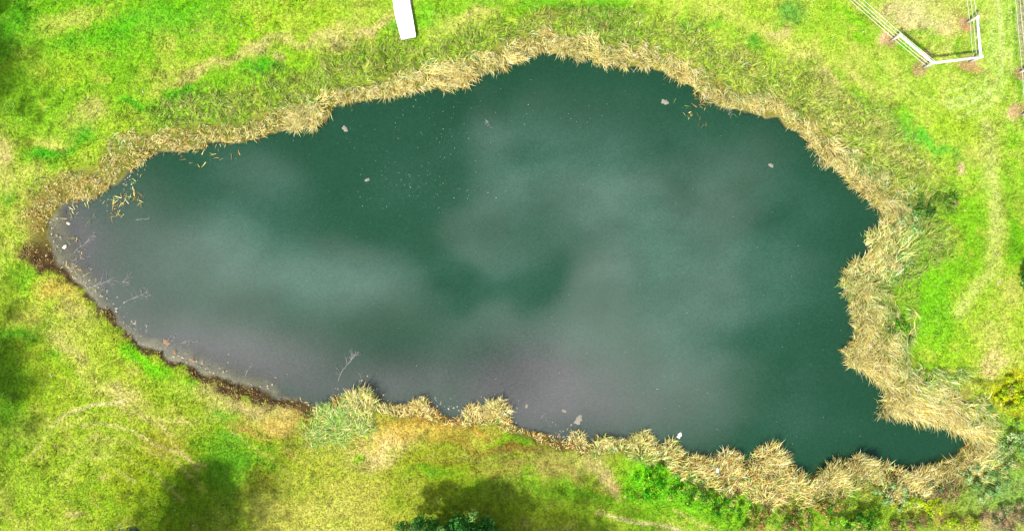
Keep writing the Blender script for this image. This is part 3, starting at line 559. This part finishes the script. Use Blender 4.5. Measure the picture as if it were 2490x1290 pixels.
for px, py, H, r, lb in [(-160, 320, 8, 3.0, 'shade tree beyond the upper left edge'), (-160, 70, 7, 2.8, 'shade tree beyond the top left corner'), (-165, 1040, 9, 3.9, 'tallest shade tree beyond the lower left edge'), (-230, 1250, 8, 3.0, 'shade tree beyond the bottom left corner')]:
    tree(px, py, H, r, r, lb + ' of the grass', DG, 'broadleaf_tree', 170, 34, .17, loose=True, cl_r=.8, grp='trees outside the photo that shade the grass')
tree(2512, 687, 1.9, 1.25, 1.2, 'small dark green tree at the right edge above the pale worn grass', DG, 'broadleaf_tree', 70, 90, .09, .08, cl_r=.3)

def shrub(px, py, rx, ry, H, cols, label, name='bramble_bush', cat='bush', grp='low bushes by the lower right bank', per=60, leaf=.07, dens=14):
    X0, Y0, _ = P(px, py, .2); zb = float(height(np.array([X0]), np.array([Y0]))[0]); rx *= PX; ry *= PX
    root = empty(name, (X0, Y0, zb)); tag(root, label, cat, grp)
    n = int(max(10, dens * rx * ry)); th = rng.uniform(0, 6.28, n); rr = np.sqrt(rng.random(n)); lob = 1 + .25 * np.sin(3 * th + px)
    q = rr * lob; cen = np.stack([rx * q * np.cos(th), ry * q * np.sin(th), H * (.25 + .7 * np.sqrt(np.clip(1 - rr ** 2, 0, 1)) * rng.uniform(.5, 1, n))], 1)
    st = [tube([(cen[i][0] * .2, cen[i][1] * .2, -.02), (cen[i][0] * .6, cen[i][1] * .6, cen[i][2] * .7), tuple(cen[i])], [.02, .014, .006], 4) for i in range(0, n, 2)]
    v_, f_ = join(st); mesh_obj('stems', v_, f_, MBARK, root)
    leaf_cloud('foliage', cen, rng.uniform(.14, .3, n), per, leaf, cols, root)
BG = [alb(84, 170, 24), alb(150, 220, 50), alb(64, 130, 24), alb(190, 210, 90)]
LG = [alb(110, 216, 16), alb(90, 200, 20), alb(150, 220, 40)]
OB = [alb(146, 156, 60, 1.2), alb(110, 170, 50, 1.2), alb(186, 156, 84, 1.2)]
YB = [alb(206, 226, 20, 1.15), alb(170, 210, 30, 1.15), alb(196, 206, 70, 1.15)]
SB = [alb(156, 200, 116, 1.2), alb(130, 176, 90, 1.2), alb(190, 214, 140, 1.2), alb(200, 186, 126, 1.2)]
shrub(1600, 1170, 62, 32, .6, LG, 'bright lime leafy weeds behind the ragged lower reeds', dens=20)
shrub(1680, 1205, 56, 28, .8, BG, 'mid green bramble to the right of the lime weeds', dens=20)
shrub(1765, 1232, 60, 30, .9, BG, 'low bramble below the brown tinged tussock', dens=20)
shrub(1850, 1262, 56, 28, 1.0, OB, 'olive bramble with brown leaves at the lower edge', dens=20)
shrub(1560, 1205, 40, 16, .4, LG, 'small lime weeds below the bright lime patch', dens=20)
shrub(1930, 1262, 44, 26, 1.0, [alb(200, 170, 110), alb(150, 120, 70), alb(120, 160, 60)], 'withered tan bramble at the lower edge between olive and green ones', dens=22)
shrub(2080, 1262, 76, 36, 1.2, BG, 'dense green bramble at the lower edge under the large straw tussock', dens=22)
shrub(2010, 1228, 46, 26, .9, OB, 'olive bramble between the loose tan tussock and dense green bramble', dens=20)
shrub(2235, 1222, 60, 28, .8, YB, 'yellow leafed bush at the lower right', dens=22)
shrub(2335, 1268, 52, 22, .8, YB, 'yellow green bush at the lower edge near the right corner', dens=22)
shrub(2160, 1205, 56, 28, .9, SB, 'grey green bush below the little bay', dens=20)
shrub(2395, 1170, 60, 42, .8, SB, 'grey green bush right of the swirling reeds', dens=22)
shrub(2460, 1090, 38, 66, .8, SB, 'tall grey green bush beside the right edge below the yellow weeds', dens=20)
shrub(2300, 1190, 52, 26, .8, [alb(170, 140, 104), alb(186, 160, 116), alb(130, 156, 90)], 'brown withered bush at the lower right', dens=22)
shrub(2450, 1255, 62, 34, .8, [alb(204, 176, 140), alb(170, 136, 112), alb(160, 176, 110)], 'pinkish brown withered bush in the lower right corner', dens=22)
shrub(2200, 1268, 50, 22, .8, [alb(180, 150, 100), alb(120, 150, 60), alb(150, 120, 70)], 'brown and green bush at the lower edge below the yellow leafed bush', dens=22)
shrub(2240, 505, 34, 22, .7, [alb(60, 120, 40), alb(110, 170, 60), alb(90, 140, 60)], 'dark green bush behind the reeds at the upper right bend', grp='bushes behind the right bank')
shrub(2300, 490, 40, 24, .6, [alb(130, 180, 60), alb(100, 160, 40), alb(206, 196, 130)], 'yellow green bush right of the dark green bush at the bend', grp='bushes behind the right bank')
shrub(2215, 545, 40, 24, .6, SB, 'bluish green bush just below the dark green bush at the bend', grp='bushes behind the right bank')
shrub(2175, 640, 34, 22, .5, SB, 'bluish green bush among the pale reeds of the right bank', grp='bushes behind the right bank')
shrub(2190, 800, 26, 30, .5, BG, 'green bush inland of the bulging pale reeds', grp='bushes behind the right bank')
shrub(2460, 965, 40, 42, .5, YB, 'vivid yellow clump of weeds at the right edge', name='weed_clump', cat='weeds', grp=None, per=90, dens=30)

# ------------------------------------------------------------------ floating and sunken things
MTWIG = plain('bleached_wood', (.21, .20, .19), .8, .2, 0, 12, .3)
MSCUM = plain('leaf_mat', (.17, .16, .12), .9, .2, 0, 20, .5, .6)
MPALE = plain('pale_scrap', (.5, .5, .46), .7)
MWHITE = plain('white_paint', (.72, .73, .74), .5, .4, 0, 2.5, .12)
def branch(px, py, length, ang, n, label, z=WZ + .01, r=.013):
    X0, Y0, _ = P(px, py, WZ); n = max(n, 9)
    pts = [(0, 0, 0)]; parts = []; twigs = []
    a = 0.
    for i in range(5):
        a += random.uniform(-.3, .3); p = pts[-1]; pts.append((p[0] + length / 5 * math.cos(a), p[1] + length / 5 * math.sin(a), random.uniform(-.01, .03)))
    twigs.append(tube(pts, [r * (1 - i * .14) for i in range(6)], 6))
    for i in range(n):
        k_ = random.randint(1, 5); p = np.array(pts[k_]); s = length * random.uniform(.12, .38); a2 = random.uniform(-1.4, 1.4)
        q = p + np.array([math.cos(a2) * s * .55, math.sin(a2) * s * .55, random.uniform(0, .03)]); a3 = a2 + random.uniform(-.7, .7); e = q + np.array([math.cos(a3) * s * .5, math.sin(a3) * s * .5, 0.01])
        twigs.append(tube([p, q, e], [r * .6, r * .45, r * .25], 4))
        for j in range(2):
            a4 = a3 + random.uniform(-1.2, 1.2); twigs.append(tube([q, q + np.array([math.cos(a4), math.sin(a4), 0]) * s * .35], [r * .4, r * .2], 4))
    v_, f_ = join(twigs); o = mesh_obj('fallen_branch', v_, f_, MTWIG); o.location = (X0, Y0, z); o.rotation_euler = (0, 0, R(ang)); tag(o, label, 'branch', 'dead branches lying in the shallows')
branch(210, 700, 2.3, 20, 26, 'large forked bleached branch in the shallows at the left shore')
branch(300, 738, 1.6, 42, 16, 'smaller bleached branch just right of the large forked one')
branch(180, 615, 1.5, 35, 20, 'bleached branch near the left tip of the pond')
branch(165, 660, 1.4, 50, 16, 'twiggy branch between the left tip and the large forked one')
branch(822, 925, 1.9, 82, 20, 'upright twiggy branch left of the large pale tussock')
branch(400, 850, 1.2, 60, 12, 'twiggy branch beside the orange leaf litter at the lower left shore')
branch(440, 835, .9, 20, 10, 'short branch above the orange leaf litter')
branch(596, 915, .9, 80, 8, 'small branch standing in the shallows of the lower left shore')
branch(330, 535, .7, 15, 6, 'little twig afloat near the left tip')
branch(355, 810, .7, 90, 8, 'faint short twig near the lower left shore')
branch(1765, 250, .8, -60, 8, 'small twig just off the upper right bank')
branch(1180, 290, .6, -60, 4, 'thin pale stick afloat below the upper bank')
branch(880, 945, .8, 100, 7, 'short twig above the large pale tussock')

def floater(px, py, r, label, mat=MSCUM, name='floating_leaf_mat', cat='leaf mat', grp='small mats of dead leaves on the water', z=WZ):
    X0, Y0, _ = P(px, py, z); root_z = z - .008
    n = 22; V = [(0, 0, .05)]; 
    for ring, rr, zz in ((0, .45, .045), (1, .8, .03), (2, 1., .0)):
        for i in range(n):
            th = 2 * math.pi * i / n; k_ = 1 + .28 * math.sin(2 * th + px) + .18 * math.sin(5 * th + py) + random.uniform(-.1, .1)
            V.append((r * rr * k_ * math.cos(th), r * rr * k_ * math.sin(th), zz + random.uniform(-.008, .012)))
    Fs = [(0, 1 + i, 1 + (i + 1) % n) for i in range(n)]
    for q in range(2):
        for i in range(n): a = 1 + q * n + i; b_ = 1 + q * n + (i + 1) % n; Fs.append((a, a + n, b_ + n, b_))
    o = mesh_obj(name, V, Fs, mat, smooth=False); o.location = (X0, Y0, root_z); tag(o, label, cat, grp)
floater(839, 313, .17, 'small round leaf mat afloat near the upper left bend')
floater(893, 437, .13, 'smallest round leaf mat afloat in the upper left water')
floater(1617, 248, .19, 'leaf mat afloat near the upper right bank')
floater(1875, 402, .14, 'leaf mat afloat in the dark water towards the right bank')
floater(1407, 1020, .26, 'largest pale leaf mat afloat near the ragged lower reeds')
floater(1372, 998, .12, 'thin leaf mat just up and left of the largest one')
floater(1281, 986, .12, 'leaf mat right of the tall straw tussock')
floater(1652, 1058, .16, 'white feathery scrap afloat at the end of the ragged lower reeds', MPALE, 'floating_scrap', 'scrap', None)
floater(1745, 1143, .11, 'white scrap caught in the brown tinged reeds', MWHITE, 'litter_scrap', 'scrap', None, WZ + .9)
floater(166, 543, .1, 'pale stone showing in the shallows at the left tip', plain('stone', (.5, .42, .34), .9), 'stone', 'stone', 'pale stones in the left shallows')
floater(157, 600, .12, 'pale stone below the first one at the left tip', plain('stone2', (.5, .46, .36), .9), 'stone', 'stone', 'pale stones in the left shallows')
MORG = plain('orange_leaf', (.20, .115, .065), .8, .2, 0, 20, .5)
floater(405, 832, .2, 'orange brown leaf mat with a dark centre by the lower left shore', MORG, grp='orange leaf litter by the lower left shore')
floater(425, 856, .12, 'orange leaf mat between two others at the lower left shore', MORG, grp='orange leaf litter by the lower left shore')
floater(468, 876, .15, 'long orange leaf mat nearest the dark bank', MORG, grp='orange leaf litter by the lower left shore')

def flecks(name, n, gen, size, colr, label, cat='debris'):
    x, y = gen(n); d = dist(x, y); m_ = d < -.1; x, y = x[m_], y[m_]; n = len(x)
    a = rng.uniform(0, 6.28, n); s = rng.uniform(.4, 1.0, n) ** 2 * size; asp = rng.uniform(.25, .7, n)
    t = np.stack([np.cos(a), np.sin(a)], 1) * s[:, None]; b_ = np.stack([-np.sin(a), np.cos(a)], 1) * (s * asp)[:, None]; p = np.stack([x, y], 1)
    z1 = np.full((n, 1), WZ + .006)
    V = np.stack([np.hstack([p - t, z1]), np.hstack([p + b_, z1 + .012]), np.hstack([p + t, z1]), np.hstack([p - b_, z1 + .012])], 1).reshape(-1, 3)
    o = mesh_obj(name, V, np.arange(n * 4).reshape(n, 4), MB, vcol=np.repeat(jitter(np.tile(colr, (n, 1)), .3, .03), 4, 0), nper=4); tag(o, label, cat, kind='stuff')
def g_all(n): return scatter(n, -28, 28, -13, 14)
def g_cl(n):
    cs = [(1030, 460, 90, 30, .3), (950, 330, 110, 60, .2), (1330, 280, 150, 50, .15), (1080, 300, 60, 60, .1), (1700, 900, 250, 150, .25)]
    X_ = []; Y_ = []
    for (a, b, ra, rb, f) in cs:
        m_ = int(n * f); X_.append((a + rng.normal(0, ra, m_) - 1245) * PX); Y_.append((645 - b - rng.normal(0, rb, m_)) * PX)
    return np.concatenate(X_), np.concatenate(Y_)
flecks('floating_flecks', 1700, g_all, .034, alb(125, 145, 125), 'tiny pale flecks of down and seed scattered over the water')
flecks('floating_seeds', 420, g_cl, .042, alb(170, 185, 160), 'brighter white seeds drifting in loose groups on the upper water')
# submerged litter along the left shores
def g_shore(n):
    x, y = scatter(n * 40, -31, 10, -12, 8); d = dist(x, y); qx, qy = topx(x, y)
    m_ = (d < -.05) & (d > -.2 - 1.3 * rng.random(len(x)) ** 2) & ((qy > 500 ) & (qx < 1400) | (qx < 330)) & (fbm(x, y, .7, 2, 5.) > .45)
    return x[m_][:n], y[m_][:n]
flecks('shore_litter', 900, g_shore, .10, alb(186, 176, 150), 'pale dead leaves and stalks afloat along the left and lower shore')

# stray reed stems lying on the water in front of the belt
x, y = scatter(60000, -30, 30, -14, 14); d = dist(x, y); qx, qy = topx(x, y)
den = np.exp(-((qx - 240) / 70) ** 2 - ((qy - 495) / 28) ** 2) * 1.6 + .9 * np.exp(-((qx - 300) / 40) ** 2 - ((qy - 465) / 40) ** 2) + .5 * np.exp(-((qx - 480) / 60) ** 2 - ((qy - 378) / 16) ** 2) + .6 * np.exp(-((qx - 1740) / 60) ** 2 - ((qy - 250) / 40) ** 2) + .5 * np.exp(-((qx - 160) / 50) ** 2 - ((qy - 620) / 60) ** 2)
m_ = (d < .1) & (d > -1.9) & (rng.random(len(x)) < np.clip(den, 0, 1) * (fbm(x, y, 1.6, 2, 15.) > .5)); x, y = x[m_], y[m_]; n = len(x)
c = reed_cols(n, .15, .45)
o = blades('fallen_reeds', np.stack([x, y, np.full(n, WZ + .01)], 1), rng.uniform(0, 6.28, n), rng.uniform(.12, .45, n), rng.uniform(.03, .25, n), rng.uniform(.02, .045, n), c, MR, 3)
tag(o, 'broken reed stems lying on the water off the left tip and upper bank', 'reeds', kind='stuff')

# ------------------------------------------------------------------ white board on the grass
def prism(name, pts, z0, z1, mat, parent=None):
    n = len(pts); V = [(a, b, z0) for a, b in pts] + [(a, b, z1) for a, b in pts]
    Fs = [tuple(range(n))[::-1], tuple(range(n, 2 * n))] + [(i, (i + 1) % n, n + (i + 1) % n, n + i) for i in range(n)]
    o = mesh_obj(name, V, Fs, mat, parent); bv = o.modifiers.new('bevel', 'BEVEL'); bv.width = .012; bv.segments = 2; return o
bx, by, _ = P(985, 40, .3)
board = empty('jetty_board', (bx, by, 0)); tag(board, 'long white board reaching from the upper edge towards the reeds', 'board')
def bp_(px, py): q = P(px, py, .3); return (q[0] - bx, q[1] - by)
OUT = [(975.5, 95.5), (984, 95.5), (994, 92.5), (1010, 90), (1011, 86), (1004, 44), (997, 8), (990, -40), (985, -90), (942, -90), (950, -40), (956, 10), (961, 40), (968, 68)]
prism('deck', [bp_(*q) for q in OUT][::-1] if True else 0, .24, .30, MWHITE, board)
MGREY = plain('grey_edge', (.35, .36, .37), .6, .4)
for a, b in ((((1009, 84), (989, -60))), (((973, 80), (952, -40)))):
    p = bp_(*a); q = bp_(*b); v_, f_ = tube([(p[0] * .97, p[1], .2), (q[0] * .97, q[1], .2)], [.035, .035], 4); mesh_obj('bearer', v_, f_, MGREY, board)
for a in ((1003, 78), (981, 84), (963, 6), (990, 4)):
    p = bp_(*a); v_, f_ = tube([(p[0], p[1], -.3), (p[0], p[1], .2)], [.04, .04], 6); mesh_obj('leg', v_, f_, MGREY, board)

# ------------------------------------------------------------------ fences
MPIPE = plain('white_pipe', (.6, .6, .62), .35, .5, .0, 5, .08); MPOST = plain('weathered_post', (.46, .43, .36), .8, .2, 0, 8, .35, .3); MWIRE = plain('fence_wire', (.46, .5, .4), .4, .5, .0)
fence = empty('wire_fence', P(2256, 155, 0)); tag(fence, 'paddock fence with white corner rails and thin wires at the upper right', 'fence')
FO = np.array(P(2256, 155, 0))
PH = 1.35
def g0(px, py): q = np.array(P(px, py, 0)); return q - FO
posts = [g0(2164, 101), g0(2243, 166), g0(2356, 152), g0(2347, 58)]       # ground ends of the four posts
farA = g0(1960, -80); farB = g0(2325, -120); 
for p in posts:
    v_, f_ = tube([(p[0], p[1], -.2), (p[0], p[1], PH * .6), (p[0], p[1], PH)], [.075, .07, .065], 10); mesh_obj('post', v_, f_, MPOST, fence, smooth=True)
    v_, f_ = tube([(p[0], p[1], PH), (p[0], p[1], PH + .02), (p[0], p[1], PH + .05)], [.1, .1, .05], 10); mesh_obj('post_cap', v_, f_, MPIPE, fence, smooth=True)
for p in (farA, farB):
    v_, f_ = tube([(p[0], p[1], -.2), (p[0], p[1], PH)], [.06, .06], 8); mesh_obj('post', v_, f_, MPOST, fence, smooth=True)
for a, b in zip(posts[:-1], posts[1:]):
    zr = PH - .12; u_ = (b - a) / np.linalg.norm(b - a)
    v_, f_ = tube([(a[0] + u_[0] * .08, a[1] + u_[1] * .08, zr), ((a[0] + b[0]) / 2, (a[1] + b[1]) / 2, zr - .012), (b[0] - u_[0] * .08, b[1] - u_[1] * .08, zr)], [.072, .072, .072], 10); mesh_obj('rail', v_, f_, MPIPE, fence, smooth=True)
    pa = a + u_ * .1; pb = b - u_ * .1
def wire(a, b, z, parent, r=.011, off=0.):
    d_ = (b - a) / np.linalg.norm(b - a); nrm = np.array([-d_[1], d_[0], 0]) * off
    pts = [(a + (b - a) * t + nrm) for t in np.linspace(0, 1, 9)]
    v_, f_ = tube([(p[0], p[1], z - .03 * 4 * t * (1 - t)) for p, t in zip(pts, np.linspace(0, 1, 9))], [r] * 9, 5); mesh_obj('wire', v_, f_, MWIRE, parent)
for z in (.35, .68, 1.0, PH + .0):
    wire(farA, posts[0], z, fence, off=.085); wire(posts[0], posts[1], z, fence, off=.085)
for z in (.35, .7, 1.05):
    wire(posts[2], posts[3], z, fence, off=-.09); wire(posts[3], farB, z, fence, off=-.085)
RO = np.array(P(2478, 200, 0)); f2 = empty('wire_fence', tuple(RO)); tag(f2, 'thin wire fence running down the far right edge beside the grey track', 'fence')
pp = [np.array(P(a, b, 0)) - RO for a, b in ((2448, -110), (2474, 178), (2482, 280), (2530, 470))]
for p in pp:
    v_, f_ = tube([(p[0], p[1], -.2), (p[0], p[1], 1.2)], [.06, .055], 8); mesh_obj('post', v_, f_, MPOST, f2, smooth=True)
for a, b in zip(pp[:-1], pp[1:]):
    for z in (.35, .75, 1.1): wire(a, b, z, f2, .009, .07)
# pale dead straw heaped round the post feet
for (px, py, r, lab) in [(2166, 101, .42, 'straw heap round the left post of the paddock fence'), (2235, 170, .45, 'straw heap round the lower left corner post of the paddock fence'), (2352, 154, .55, 'widest straw heap, round the lower right corner post of the paddock fence'), (2345, 57, .36, 'straw heap round the upper right post of the paddock fence'),
                         (2478, 180, .4, 'straw heap round the upper post of the right edge fence'), (2477, 267, .5, 'straw heap round the lower post of the right edge fence')]:
    n = 170; a = rng.uniform(0, 6.28, n); rr = r * np.sqrt(rng.random(n)); X0, Y0, _ = P(px, py)
    c = jitter(np.where(rng.random((n, 1)) < .6, alb(230, 190, 146), alb(214, 170, 112)), .2, .05)
    o = blades('straw_heap', np.stack([rr * np.cos(a), rr * np.sin(a), np.full(n, .02)], 1), rng.uniform(0, 6.28, n), rng.uniform(.08, .25, n), rng.uniform(.03, .1, n), rng.uniform(.02, .035, n), c, MR, 2)
    zb = float(height(np.array([X0]), np.array([Y0]))[0]); o.location = (X0, Y0, zb); tag(o, lab, 'straw', 'straw round the fence posts')
